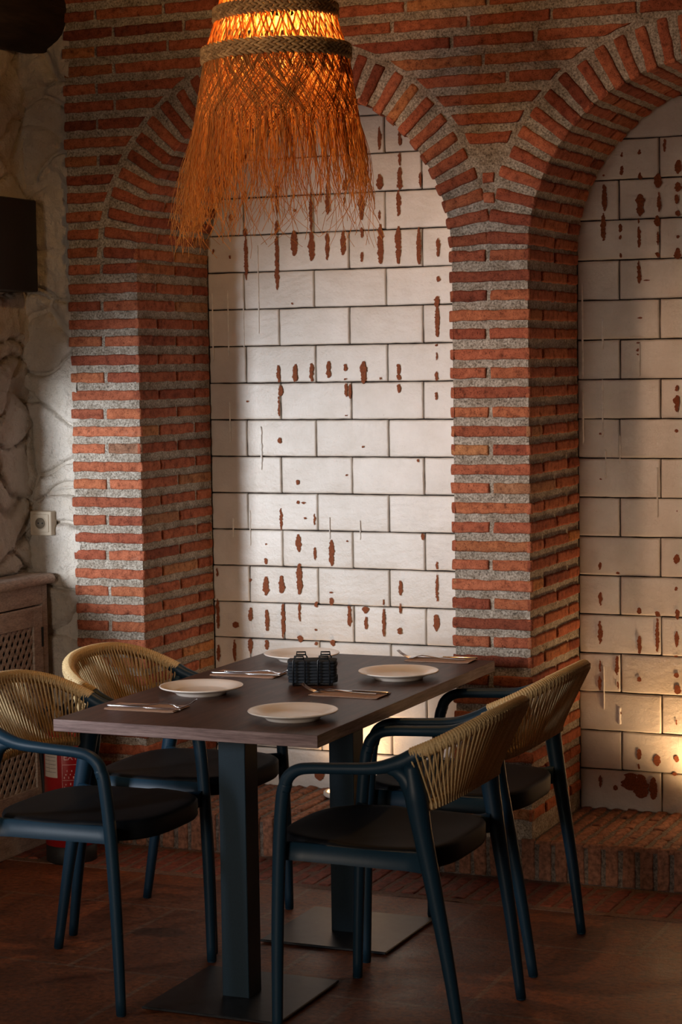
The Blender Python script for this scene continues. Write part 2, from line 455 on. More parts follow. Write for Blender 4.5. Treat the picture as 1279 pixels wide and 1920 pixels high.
# voussoirs and soffit bricks
NV = 31
for ai, cx in enumerate(ARCH):
    for j in range(NV):
        th = .074 + (PI - .148) * j / (NV - 1) + (random.random() - .5) * .006
        ct, st = math.cos(th), math.sin(th)
        def Fv(u, v, d, ct=ct, st=st, cx=cx): return (cx + u*ct - v*st, -d, ZC + u*st + v*ct)
        r1 = RI + .142 + (random.random() - .5) * .012
        h = .0175
        pillow(wb, ((RI, -h), (r1, -h*1.08), (r1, h*1.08), (RI, h)), Fv, rnd=.007, wob=.0035)
        def Fs(u, v, d, ct=ct, st=st, cx=cx): return (cx + (RI - d)*ct - v*st, u, ZC + (RI - d)*st + v*ct)
        segs = ((.0, .135), (.15, .41), (.425, DN - .012)) if j % 2 else ((.0, .272), (.288, DN - .012))
        for u0, u1 in segs: rect(wb, u0, u1, -h, h, Fs)
tag(wb.build('wall_back', [M['mortar'], M['brick']]), kind='structure')

# ------------------------------------------------------------------ glazed block walls inside the niches
def blob(mb, x0, z0, z1, w, y, mi, sd):
    """ragged vertical patch"""
    l = max(z1 - z0, .004); n = max(5, int(l / .004)); w = max(w, .003)
    P = []
    for i in range(n + 1):
        t = i / n; z = z0 + l * t
        env = min(1, (min(t, 1 - t) * (2.6 if w < .08 else 9)) ** .6 + .15)
        mod = .45 + .95 * (nz(z*34, sd, 0) * .55 + .5) + .35 * nz(z*150, sd, 8)
        if w > .08: mod = .85 + .5 * nz(z*40, sd, 0)
        hw = w * .5 * env * mod + .0012 * random.random()
        cxx = x0 + nz(z*60, sd, 5) * .003
        jl, jr = (random.random() - .5) * .0036, (random.random() - .5) * .0036
        P.append([(cxx - hw + jl, y, z), (cxx + hw + jr, y, z)])
    mb.grid(P, mi, False)
HR = .1349
def niche_wall(name, x0, x1, even_joint, odd_joint, stains, drips):
    mb = MB()
    mb.box((x0, DN + .012, .10), (x1, DN + .08, 2.72), 0)
    Fb = lambda u, v, d: (u, DN - d, v)
    for r in range(1, 20):
        z0, z1 = HR * r + .0022, HR * (r + 1) - .0022
        if z0 > 2.64: break
        if r == 1: z0 = .128
        z1 = min(z1, 2.70)
        j0 = odd_joint if r % 2 else even_joint
        xs = [j0 + .2805 * q + (random.random() - .5) * .004 for q in range(-9, 10)]
        xs = [x0 + .002] + [q for q in xs if x0 + .03 < q < x1 - .03] + [x1 - .002]
        for a, b in zip(xs, xs[1:]):
            t = (random.random() - .5) * .0016
            pillow(mb, ((a + .0022, z0 + t), (b - .0022, z0 - t), (b - .0022, z1 - t), (a + .0022, z1 + t)), Fb,
                   rnd=.004, skirt=.016, rough=.0016, mi=1, step=.022, wob=.0014)
    # vertical seams of glaze that came off the ribs of the blocks
    for i, (x, za, zb, wd) in enumerate(stains):
        blob(mb, x, za, zb, wd * .88, DN - .0040 - i * .00001, 2, i * 3.7)
    for i, (x, za, zb, wd) in enumerate(drips):
        P = []
        n = 24
        for q in range(n + 1):
            z = za + (zb - za) * q / n; hw = wd * .5 * (.5 + .5*abs(nz(z*40, i, 1)*2)) * (0 if q in (0, n) else 1)
            P.append([(x - hw, DN - .002, z), (x - hw*.4, DN - .0065, z), (x + hw*.4, DN - .0065, z), (x + hw, DN - .002, z)])
        mb.grid(P, 3, True)
    return tag(mb.build(name, [M['joint'], M['glaze'], M['bare'], M['drip']]), kind='structure')
def mk(st): return [(x, min(a, b), max(a, b), w) for x, a, b, w in st]
SL =  [(-0.152,2.431,2.559,0.011),(-0.219,2.435,2.542,0.008),(-0.29,2.439,2.496,0.008),(-0.289,2.295,2.334,0.019),(-0.29,2.223,2.295,0.01),(-0.417,2.295,2.318,0.013),(-0.477,2.208,2.238,0.013),(-0.293,2.158,2.208,0.014),(-0.42,2.155,2.184,0.019),(-0.222,2.234,2.245,0.01),(-0.156,2.16,2.303,0.014),(-0.09,2.218,2.297,0.017),(-0.089,2.293,2.336,0.011),(-0.023,2.301,2.34,0.014),(0.041,2.195,2.284,0.022),(0.04,2.358,2.407,0.014),(0.113,2.299,2.354,0.026),(0.114,2.439,2.523,0.014),(0.191,2.449,2.508,0.014),(0.19,2.379,2.428,0.009),(0.189,2.295,2.375,0.018),(0.189,2.302,2.316,0.033),(0.184,2.203,2.295,0.021),(0.111,2.192,2.228,0.008),(0.267,2.301,2.354,0.011),(0.041,2.457,2.471,0.009),(-0.224,2.076,2.168,0.027),(-0.155,2.056,2.16,0.027),(-0.093,2.057,2.154,0.023),(-0.031,2.073,2.159,0.02),(-0.418,1.995,2.155,0.016),(-0.294,1.955,2.151,0.019),(0.042,2.131,2.17,0.012),(0.04,2.046,2.082,0.011),(0.113,2.037,2.178,0.025),(0.181,2.035,2.168,0.023),(0.259,2.03,2.162,0.018),(0.331,2.054,2.121,0.012),(-0.483,2.074,2.088,0.01),(-0.551,2.094,2.113,0.01),(-0.025,2.247,2.283,0.005),(0.33,1.967,1.988,0.015),(0.325,1.876,1.918,0.026),(0.325,1.774,1.88,0.018),(0.322,1.693,1.721,0.009),(0.321,1.619,1.654,0.012),(0.321,1.741,1.75,0.006),(0.319,1.552,1.58,0.009),(-0.295,1.62,1.683,0.016),(-0.229,1.622,1.686,0.019),(-0.163,1.622,1.689,0.016),(-0.095,1.634,1.695,0.022),(-0.029,1.658,1.684,0.016),(-0.03,1.626,1.633,0.008),(0.041,1.611,1.693,0.026),(0.176,1.645,1.681,0.017),(0.177,1.624,1.645,0.023),(-0.288,1.57,1.61,0.018),(-0.295,1.497,1.57,0.01),(-0.028,1.565,1.615,0.013),(-0.012,1.558,1.612,0.012),(0.177,1.578,1.61,0.015),(-0.423,1.548,1.555,0.01),(-0.03,1.496,1.501,0.006),(0.106,1.626,1.635,0.008),(-0.235,1.901,1.909,0.01),(-0.294,1.397,1.419,0.015),(0.035,1.382,1.39,0.008),(-0.225,1.246,1.265,0.013),(-0.031,1.28,1.287,0.009),(-0.225,1.176,1.189,0.013),(-0.203,1.176,1.185,0.019),(-0.294,1.079,1.16,0.011),(-0.16,1.1,1.142,0.006),(-0.197,1.121,1.129,0.013),(-0.225,1.0,1.066,0.021),(-0.16,0.972,1.02,0.011),(-0.094,0.952,1.048,0.025),(-0.031,1.041,1.048,0.008),(-0.358,0.952,0.975,0.013),(-0.357,1.023,1.03,0.007),(0.263,1.054,1.079,0.014),(0.314,0.951,0.98,0.011),(0.247,1.332,1.343,0.008),(-0.36,0.836,0.907,0.026),(-0.296,0.846,0.912,0.021),(-0.224,0.844,0.959,0.027),(-0.424,0.883,0.898,0.008),(-0.559,0.901,0.935,0.008),(-0.56,0.706,0.819,0.012),(-0.486,0.711,0.735,0.026),(-0.425,0.739,0.79,0.015),(-0.358,0.704,0.784,0.015),(-0.292,0.679,0.809,0.016),(-0.225,0.745,0.815,0.011),(-0.157,0.799,0.821,0.016),(-0.162,0.712,0.721,0.011),(-0.223,0.667,0.694,0.024),(-0.099,0.852,0.859,0.013),(-0.097,0.808,0.837,0.017),(-0.027,0.733,0.81,0.016),(0.036,0.783,0.809,0.027),(0.037,0.725,0.772,0.011),(0.107,0.702,0.807,0.011),(0.174,0.853,0.907,0.014),(0.173,0.786,0.824,0.011),(0.169,0.712,0.737,0.025),(0.313,0.836,0.936,0.009),(0.31,0.728,0.789,0.029),(-0.428,0.618,0.674,0.02),(-0.36,0.635,0.673,0.016),(-0.559,0.582,0.646,0.013),(-0.492,0.585,0.668,0.013),(-0.094,0.658,0.683,0.024),(-0.16,0.659,0.673,0.013),(0.108,0.815,0.836,0.008),(-0.285,0.172,0.209,0.028),(-0.156,0.159,0.194,0.043),(-0.298,0.141,0.268,0.007)]
SR =  [(0.936,2.189,2.279,0.02),(0.932,2.089,2.183,0.018),(0.997,2.307,2.339,0.02),(1.06,2.289,2.315,0.017),(1.122,2.259,2.308,0.027),(1.125,2.179,2.246,0.013),(1.06,2.166,2.242,0.032),(1.055,2.142,2.16,0.006),(1.055,2.062,2.133,0.013),(0.992,2.115,2.145,0.014),(0.991,2.091,2.107,0.008),(0.991,2.03,2.046,0.01),(1.119,2.131,2.168,0.02),(1.121,2.068,2.113,0.008),(1.12,2.026,2.044,0.016),(1.055,1.941,2.019,0.017),(1.081,1.949,1.954,0.023),(1.19,2.243,2.276,0.023),(1.185,2.203,2.234,0.014),(1.19,2.161,2.181,0.023),(1.19,2.088,2.099,0.011),(1.188,2.019,2.057,0.025),(1.191,2.302,2.349,0.023),(1.06,1.822,1.829,0.017),(1.051,1.739,1.744,0.009),(1.051,1.712,1.723,0.009),(1.051,1.699,1.705,0.007),(0.933,2.306,2.313,0.009),(1.145,2.378,2.422,0.01),(1.058,2.373,2.391,0.009),(0.998,2.368,2.385,0.009),(1.183,1.576,1.597,0.012),(1.184,1.507,1.563,0.022),(1.182,1.437,1.449,0.013),(0.917,1.43,1.437,0.012),(0.917,1.275,1.28,0.008),(1.183,1.168,1.174,0.005),(1.182,0.991,1.025,0.022),(0.913,0.965,0.991,0.013),(0.977,0.951,0.96,0.016),(0.914,0.841,0.888,0.011),(1.051,0.816,0.839,0.019),(1.115,0.809,0.828,0.015),(1.184,0.8,0.837,0.018),(1.179,0.9,0.914,0.014),(0.912,0.707,0.788,0.017),(1.051,0.679,0.741,0.016),(1.114,0.688,0.805,0.013),(1.181,0.707,0.762,0.012),(1.178,0.673,0.679,0.014),(0.911,0.61,0.654,0.007),(0.91,0.545,0.596,0.012),(0.973,0.601,0.668,0.014),(0.974,0.553,0.581,0.005),(1.05,0.582,0.6,0.015),(1.18,0.602,0.62,0.019),(1.183,0.545,0.577,0.026),(0.981,0.466,0.475,0.016),(1.18,0.439,0.458,0.006),(1.049,0.312,0.351,0.016),(1.048,0.279,0.298,0.009),(1.112,0.293,0.332,0.03),(1.18,0.311,0.334,0.019),(0.91,0.205,0.249,0.014),(1.021,0.203,0.264,0.089),(1.054,0.178,0.261,0.07),(1.098,0.176,0.255,0.028),(0.964,0.199,0.218,0.019),(1.175,0.264,0.276,0.018)]

drL = [(-.559, 1.70, 1.95, .006), (-.495, 1.72, 1.96, .006), (-.432, 1.75, 1.93, .007), (-.37, 1.80, 2.12, .006), (-.495, 1.40, 1.55, .006), (-.42, 1.02, 1.15, .006),
       (-.37, 1.30, 1.46, .010), (-.49, 1.05, 1.12, .008), (-.10, 1.05, 1.13, .006), (.02, 1.05, 1.12, .006)]
drR = [(.927, 1.72, 1.83, .010), (.925, 1.42, 1.62, .009), (.855, 1.62, 1.95, .012), (.855, 1.40, 1.58, .012), (.985, 1.33, 1.43, .007), (.935, 1.28, 1.38, .008),
       (1.055, 1.63, 1.74, .006), (1.115, 1.15, 1.32, .008), (.925, .48, .63, .006), (.98, .43, .49, .016)]
niche_wall('wall_niche_left', -RI - .01, RI + .01, -.149, -.011, mk(SL), drL)
niche_wall('wall_niche_right', ARCH[1] - RI - .01, ARCH[1] + RI + .01, .985, 1.125, mk(SR), drR)

# ------------------------------------------------------------------ brick plinth (niche floors) and soldier course
pl = MB()
pl.box((XL, .0055, 0), (XR, DN + .02, .130), 0)
Ft = lambda u, v, d: (u, v, .138 + d)
for x0, x1 in ((-RI + .005, RI - .005), (ARCH[1] - RI + .005, ARCH[1] + RI - .005)):
    x = x0; q = 0
    while x < x1 - .02:
        wd = .034 + random.random() * .004
        cuts = [(0.0, .135), (.147, .41), (.422, DN - .004)] if q % 2 else [(0.0, .265), (.277, DN - .004)]
        for u0, u1 in cuts:
            pillow(pl, ((x, u0), (min(x + wd, x1), u0), (min(x + wd, x1), u1), (x, u1)), Ft, rnd=.007, skirt=.014, rough=.006, prot=-.002, wob=.004)
        x += wd + .017; q += 1
x = XL
while x < XR - .02:
    wd = .036 + random.random() * .008
    pillow(pl, ((x, .003), (min(x + wd, XR), .003), (min(x + wd, XR), .136), (x, .136)), Ff, rough=.004, wob=.003, prot=.001)
    x += wd + .012 + random.random() * .006
tag(pl.build('trim_1', [M['dim_mortar'], M['worn']]), kind='structure')

# ------------------------------------------------------------------ floor with brick border
fl = MB()
fl.add([(-4, -9, 0), (5, -9, 0), (5, .3, 0), (-4, .3, 0)], [(0, 1, 2, 3)], 0, False)
fl.box((-4, -9, -.1), (5, .3, -.001), 0)
tag(fl.build('floor', M['floor']), kind='structure')
bd = MB()
bd.box((-1.02, -.335, -.02), (XR + .4, -.002, .0025), 0)
Fg = lambda u, v, d: (u, v, .005 + d)
x = -1.0
while x < XR + .36:
    wd = .040 + random.random() * .008
    sl = (random.random() - .5) * .006
    pillow(bd, ((x, -.30), (x + wd, -.30), (x + wd + sl, -.035), (x + sl, -.035)), Fg, rnd=.005, skirt=.008, rough=.004, mi=1, wob=.004)
    x += wd + .014
bm_ = simple('floor_border_brick', (.20, .050, .028), .7, nscale=45, namp=.5, bs=.6, bd=.004)
bmo = simple('floor_border_joint', (.17, .095, .065), .85, nscale=120, namp=.4, bs=.5, bd=.003)
tag(bd.build('trim_2', [bmo, bm_]), kind='structure')

# ------------------------------------------------------------------ whitewashed stone wall on the left
def stone_h(u, v):
    p = Vector((u * 3.5 + nz(u*5, v*5, 9)*.55, v * 5.6 + nz(u*5, v*5, 2)*.6, 1.7))
    d, pt = noise.voronoi(p)
    e = d[1] - d[0]
    h = .034 * min(1, (e / .14)) ** .45 + .018 * nz(pt[0].x*9, pt[0].y*9, 4) - .018
    h -= .016 * math.exp(-(e / .035)**2)
    h += .010 * nz(u*12, v*12, 1) + .007 * nz(u*34, v*34, 6) + .004 * abs(nz(u*75, v*75, 3)) + .012 * nz(u*3, v*3, 11)
    return h
def stone_panel(mb, u0, u1, v0, v1, F, st=.0085):
    nu = int((u1 - u0) / st); nv = int((v1 - v0) / st); P = []
    for i in range(nu + 1):
        u = u0 + (u1 - u0) * i / nu
        P.append([F(u, v0 + (v1 - v0) * j / nv, stone_h(u, v0 + (v1 - v0) * j / nv)) for j in range(nv + 1)])
    mb.grid(P, 0, True)
lw = MB()
XW = -1.045
stone_panel(lw, -1.13, XL + .02, 0, TOP, lambda u, v, d: (u, .026 - d, v), .0055)
lw.box((-1.5, .03, 0), (XL + .02, .30, TOP), 0)
tag(lw.build('wall_corner', M['plaster']), kind='structure')
lw = MB()
WY0, WY1, WZ0, WZ1 = -3.1, -.62, .955, 1.53      # unseen window opening, added and sized to shape the daylight
Fl = lambda u, v, d: (XW + d, .06 - u, v)
stone_panel(lw, 0, .06 - WY1, 0, TOP, Fl, .011)
stone_panel(lw, .06 - WY1, .06 - WY0, 0, WZ0, Fl, .022); stone_panel(lw, .06 - WY1, .06 - WY0, WZ1, TOP, Fl, .022)
stone_panel(lw, .06 - WY0, 4.2, 0, TOP, Fl, .022)
for (ya, yb, za, zb) in ((WY1, .03, 0, TOP), (WY0, WY1, 0, WZ0), (WY0, WY1, WZ1, TOP), (-4.14, WY0, 0, TOP)):
    lw.box((XW - .14, ya, za), (XW - .02, yb, zb), 0)
tag(lw.build('wall_left', M['plaster']), kind='structure')
rw = MB()
rw.box((XR, .01, 0), (XR + .9, .3, TOP), 0)
tag(rw.build('wall_right', M['plaster']), kind='structure')
ce = MB(); ce.box((-4, -9, TOP), (5, .7, TOP + .1), 0)
tag(ce.build('ceiling', M['ceiling']), kind='structure')

# ------------------------------------------------------------------ ceiling logs
def log(x, z, r, label):
    mb = MB(); n = 40; P = []
    for i in range(34):
        y = .05 - i * .2
        P.append([(x + (r + .012*nz(math.cos(a)*1.5, y*1.3, math.sin(a)*1.5 + x) + .006*nz(a*3, y*6, x)) * math.cos(a), y,
                   z + (r + .012*nz(math.cos(a)*1.5, y*1.3, math.sin(a)*1.5 + x)) * math.sin(a)) for a in [2*PI*q/n for q in range(n + 1)]])
    mb.grid(P, 0, True)
    c0 = len(mb.v); mb.add(P[0][:-1], [tuple(range(n))], 0, False)
    mb.add(P[-1][:-1], [tuple(range(n))], 0, False)
    return tag(mb.build('ceiling_log', M['log']), label, 'beam', 'round timber ceiling beams')
log(-.975, 2.925, .148, 'dark round log beam at the top left, above the whitewashed stone wall')
log(.03, 3.03, .20, 'dark round log beam meeting the brick wall behind the top of the straw lamp')

# ------------------------------------------------------------------ table
TX0, TX1, TY0, TY1 = .020, .792, -1.601, -.223
tb = empty('dining_table', ((TX0+TX1)/2, (TY0+TY1)/2, 0))
tag(tb, 'rectangular dark walnut table on two square metal pedestals, laid for four', 'table')
OX, OY = (TX0+TX1)/2, (TY0+TY1)/2
def tl(x, y): return x - OX, y - OY
mb = MB(); hx, hy = (TX1-TX0)/2, (TY1-TY0)/2
mb.box((-hx, -hy, .7175), (hx, hy, .7498), 1, .0008)
mb.add([(-hx+.0006, -hy+.0006, .75), (hx-.0006, -hy+.0006, .75), (hx-.0006, hy-.0006, .75), (-hx+.0006, hy-.0006, .75)], [(0, 1, 2, 3)], 0, False)
mb.add([(-hx, -hy, .7172), (hx, -hy, .7172), (hx, hy, .7172), (-hx, hy, .7172)], [(3, 2, 1, 0)], 0, False)
mb.build('tabletop', [M['table'], M['edge']], tb)
for lx, ly in ((.455, -1.4903), (.4751, -.8058)):
    x, y = tl(lx, ly); w_ = .078
    mb = MB(); mb.box((x, y, .010), (x + w_, y + w_, .716), 0, .002)
    mb.build('column', M['steel'], tb)
    cx, cy = x + w_/2, y + w_/2
    mb = MB(); b_ = .198
    mb.box((cx - b_, cy - b_, .004), (cx + b_, cy + b_, .0115), 0, .002)
    for sx in (-1, 1):
        for sy in (-1, 1): mb.lathe([(0, 0), (.014, 0), (.014, .005), (0, .005)], (cx + sx*.17, cy + sy*.17, 0), 14)
    mb.build('base_plate', M['plate_steel'], tb)

# ------------------------------------------------------------------ chair
def make_chair():
    root = empty('rope_armchair')
    # seat: rounded dished slab
    def outline(t):
        a = 2*PI*t; c, s = math.cos(a), math.sin(a)
        rx = .282 if c > 0 else .196; ry = .232
        e = .62 if c > 0 else .55
        x = rx * math.copysign(abs(c)**e, c) + .005
        y = ry * math.copysign(abs(s)**e, s)
        return x, y * (1 - .05 * (x < 0) * min(1, -x/.2 if x < 0 else 0))
    n = 64; mb = MB()
    prof = [(0, -.012), (.35, -.011), (.65, -.008), (.86, -.002), (.95, .0), (.985, -.002), (1, -.008), (1, -.045), (.985, -.052), (.93, -.053), (.9, -.03), (0, -.028)]
    P = []
    for i in range(n):
        x, y = outline(i / n)
        P.append([(x*s, y*s, .494 + z + (.004 if x > .1 else 0) * (s > .5)) for s, z in prof])
    mb.grid(P, 0, True, True)
    seat = mb.build('seat', M['seat'], root); seat['label'] = 'smooth black plastic seat'
    # side aprons that tie the seat to the legs
    for s in (-1, 1):
        mb = MB(); P = []
        for (x, y, za, zb) in [(.226, .262, .448, .490), (.205, .244, .446, .490), (.17, .2365, .444, .488), (0, .2345, .442, .486), (-.10, .233, .441, .486), (-.135, .240, .441, .488), (-.162, .254, .443, .494)]:
            y *= s
            P.append([(x, y, za), (x, y, zb), (x, y - s*.012, zb + .002), (x, y - s*.03, zb - .004), (x, y - s*.03, za), (x, y, za)])
        mb.grid(P, 0, True)
        mb.build('seat_rail', M['plastic'], root)
    for s in (-1, 1):
        pts = [(.240, s*.262, .003), (.234, s*.265, .25), (.224, s*.268, .47), (.211, s*.272, .61), (.200, s*.273, .648)]
        mb = MB(); mb.tube(catmull(pts, 6), lerpl([.0135, .0158, .0172, .0172, .0168], 6), 14)
        mb.lathe([(0, 0), (.012, 0), (.013, .004), (0, .005)], (.240, s*.262, 0), 14)
        mb.build('leg', M['plastic'], root)
        pts = [(-.243, s*.230, .003), (-.212, s*.240, .22), (-.178, s*.249, .42), (-.155, s*.257, .55), (-.142, s*.262, .64), (-.130, s*.264, .715)]
        mb = MB(); mb.tube(catmull(pts, 6), lerpl([.0135, .0165, .0210, .0245, .0290, .0190], 6), 14)
        mb.lathe([(0, 0), (.012, 0), (.013, .004), (0, .005)], (-.243, s*.230, 0), 14)
        mb.build('leg', M['plastic'], root)
        pts = [(.206, s*.2725, .628), (.196, s*.2735, .660), (.170, s*.2745, .682), (.130, s*.275, .690), (.05, s*.274, .694), (-.04, s*.271, .700), (-.10, s*.267, .716), (-.135, s*.264, .733), (-.165, s*.262, .748)]
        mb = MB(); mb.tube(catmull(pts, 6), lerpl([.0168, .0165, .0150, .0145, .0145, .0160, .0195, .0200, .0165], 6), 14)
        mb.tube(catmull([(-.070, s*.269, .698), (-.100, s*.267, .692), (-.124, s*.264, .668), (-.142, s*.261, .60)], 5), lerpl([.009, .018, .023, .018], 5), 12)
        mb.build('armrest', M['plastic'], root)
    top = [(-.125, .265, .733), (-.19, .256, .762), (-.245, .215, .790), (-.285, .130, .812), (-.298, 0, .819), (-.285, -.130, .812), (-.245, -.215, .790), (-.19, -.256, .762), (-.125, -.265, .733)]
    low = [(-.150, .258, .610), (-.172, .235, .612), (-.190, .185, .618), (-.206, .100, .626), (-.211, 0, .629), (-.206, -.100, .626), (-.190, -.185, .618), (-.172, -.235, .612), (-.150, -.258, .610)]
    T = catmull(top, 24); W = catmull(low, 24)
    mb = MB(); mb.tube(T[::4], .0150, 12); mb.tube(W[::4], .0105, 12)
    mb.build('back_frame', M['plastic'], root)
    # rope wound on the two rails and strung between them
    def resample(C, m):
        d = [0]
        for a, b in zip(C, C[1:]): d.append(d[-1] + (b - a).length)
        out = []; i = 0
        for q in range(m):
            t = d[-1] * q / (m - 1)
            while i < len(C) - 2 and d[i+1] < t: i += 1
            f = (t - d[i]) / max(1e-9, d[i+1] - d[i]); out.append(C[i].lerp(C[i+1], min(1, max(0, f))))
        return out
    mb = MB(); NW = 118
    def ringed(C, m, r0, n=12, k0=0, k1=None):
        Cs = resample(C, m * 4 + 1); P = []
        for i, c in enumerate(Cs):
            a = Cs[max(0, i-1)]; b = Cs[min(len(Cs)-1, i+1)]; t = (b - a).normalized()
            u = Vector((0, 0, 1)); u = (u - t*u.dot(t)).normalized(); v = t.cross(u)
            rr = r0 + (.0, .0016, .0022, .0016)[i % 4]
            P.append([c + (u*math.cos(2*PI*j/n) + v*math.sin(2*PI*j/n)) * rr for j in range(n + 1)])
        mb.grid(P, 0, True)
    ringed(T[3:-3], 104, .0168); ringed(W[2:-2], 84, .0118)
    ns = 50
    Ts, Ws = resample(T[4:-4], ns), resample(W[3:-3], ns)
    def outw(C, i):
        a = C[max(0, i-1)]; b = C[min(len(C)-1, i+1)]; t = (b - a).normalized(); o = t.cross(Vector((0, 0, 1))).normalized()
        return o
    for lay, lean in ((1, 1), (-1, 0)):
        for i in range(ns):
            j = min(ns - 1, max(0, i + lean))
            for dd in (0.0,):
                oa, ob = outw(Ts, i), outw(Ws, j)
                if oa.x > 0 and abs(Ts[i].y) < .1: oa = -oa
                sgn = -1 if (Vector((Ts[i].x, Ts[i].y, 0)).dot(oa) < 0) else 1
                sgb = -1 if (Vector((Ws[j].x, Ws[j].y, 0)).dot(ob) < 0) else 1
                a = Ts[i] + oa * sgn * lay * .0165; b = Ws[j] + ob * sgb * lay * .0120
                ta = (Ts[min(i+1, ns-1)] - Ts[max(i-1, 0)]).normalized() * dd
                a0 = a + Vector((0, 0, .008)); b0 = b + Vector((0, 0, -.008))
                mid = (a + b) / 2 - Vector((0, 0, 0))
                mb.tube([a0 + ta, a + ta - Vector((0, 0, .006)), mid + ta, b + ta + Vector((0, 0, .004)), b0 + ta], .0027, 6, caps=False)
    mb.build('rope_weave', M['rope'], root)
    return root
proto = make_chair()
GRP = 'rope-backed armchairs around the table'
spots = [(.955, -1.441, PI, 'near right armchair, its tan rope back nearest the camera, overlapping the chair behind'),
         (.922, -.774, PI, 'far right armchair, its tan rope back reaching in front of the right niche'),
         (.029, -1.447, 0, 'near left armchair, cut by the left frame edge, in front of the radiator cover'),
         (-.002, -.850, 0, 'far left armchair, its rope back standing in front of the left brick pillar')]
for i, (x, y, rz, lb) in enumerate(spots):
    o = proto if i == 0 else copy_tree(proto)
    o.location = (x, y, 0); o.rotation_euler = (0, 0, rz)
    tag(o, lb, 'chair', GRP)

# ------------------------------------------------------------------ plates
def plate(x, y, label, src=None):
    if src: o = src.copy(); COL.objects.link(o)
    else:
        mb = MB()
        mb.lathe([(0, .0035), (.066, .0035), (.068, .0), (.072, .0), (.074, .005), (.100, .016), (.1185, .0205), (.1205, .0225), (.1195, .0245), (.116, .0243),
                  (.098, .0195), (.080, .0105), (.070, .0085), (0, .008)], n=72)
        o = mb.build('dinner_plate', M['china'])
    o.location = (x, y, .7502)
    return tag(o, label, 'plate', 'dinner plates on the table')
p1 = plate(.630, -1.393, 'round cream plate nearest the camera, at the near right armchair')
plate(.205, -1.092, 'round cream plate at the left table edge, just past the nearest napkin', p1)
plate(.638, -.652, 'round cream plate at the right table edge, in front of the far right armchair', p1)
plate(.205, -.392, 'round cream plate farthest back, behind the black napkin caddy', p1)

# ------------------------------------------------------------------ napkins and cutlery
def napkin(c, lx, ly, rz, label, src=None):
    if src: o = src.copy(); COL.objects.link(o)
    else:
        mb = MB()
        for k_, (dx, dy, z0, ln, wd) in enumerate(((0, 0, 0, .105, .054), (-.004, .003, .0014, .103, .050))):
            P = []
            for i in range(13):
                u = -ln + 2*ln*i/12
                P.append([(u + dx, v + dy, z0 + .0013 + .0009*nz(u*20, v*20, k_) + (.0012 if i in (0, 12) else 0)) for v in [-wd + 2*wd*j/6 for j in range(7)]])
            mb.grid(P, 0, False)
            P2 = [[(p[0], p[1], p[2] - .0012) for p in r] for r in P]; mb.grid(P2, 0, False)
            rim = [P[i][0] for i in range(13)] + [P[12][j] for j in range(1, 7)] + [P[i][6] for i in range(11, -1, -1)] + [P[0][j] for j in range(5, 0, -1)]
            rim.append(rim[0]); mb.grid([[q, (q[0], q[1], q[2] - .0012)] for q in rim], 0, False)
        o = mb.build('paper_napkin', M['paper'])
    o.location = (c[0], c[1], .7503); o.rotation_euler = (0, 0, rz)
    return tag(o, label, 'napkin', 'brown paper napkins on the table')
def bar(mb, pts, ws, ts):
    """flat bar: points (x,y,z), half widths in y, half thickness in z"""
    P = []
    for (x, y, z), a, t in zip(pts, ws, ts):
        P.append([(x, y + a*math.cos(q), z + t*math.sin(q)) for q in [2*PI*k_/10 for k_ in range(11)]])
    mb.grid(P, 0, True)
    mb.add(P[0][:-1], [tuple(range(10))]); mb.add(P[-1][:-1], [tuple(range(9, -1, -1))])
def make_fork():
    root = empty('fork')
    mb = MB()
    pts = [(-.105, 0, .0025), (-.08, 0, .0025), (-.03, 0, .004), (.015, 0, .009), (.03, 0, .010), (.045, 0, .007), (.057, 0, .003), (.07, 0, .003)]
    bar(mb, pts, [.006, .0062, .0042, .003, .0026, .004, .010, .0118], [.0017]*4 + [.0018, .0014, .0011, .001])
    mb.build('handle', M['chrome'], root)
    mb = MB()
    for q in range(4):
        y = -.009 + q * .006
        bar(mb, [(.068, y, .003), (.082, y, .007), (.096, y*.96, .014), (.107, y*.92, .0225)], [.0022, .0017, .0015, .0009], [.0009]*4)
    mb.build('tines', M['chrome'], root)
    return root
def make_knife():
    root = empty('table_knife')
    mb = MB(); bar(mb, [(-.105, 0, .0035), (-.10, 0, .0035), (-.02, 0, .0035), (0, 0, .0035)], [.0035, .005, .0052, .0045], [.0028, .0034, .003, .0024])
    mb.build('handle', M['chrome'], root)
    mb = MB(); bar(mb, [(0, 0, .0032), (.01, .001, .0030), (.07, .0012, .0028), (.10, -.002, .0026), (.108, -.005, .0026)], [.0045, .0085, .009, .006, .001], [.0016, .0009, .0008, .0007, .0005])
    mb.build('blade', M['chrome'], root)
    return root
settings = [((.178, -1.368), .05, 'front left table corner'), ((.178, -.725), .03, 'left of the black caddy'),
            ((.618, -.978), PI + .0, 'right of the black caddy'), ((.628, -.262), PI + .05, 'far right table corner')]
n0 = f0 = k0 = None
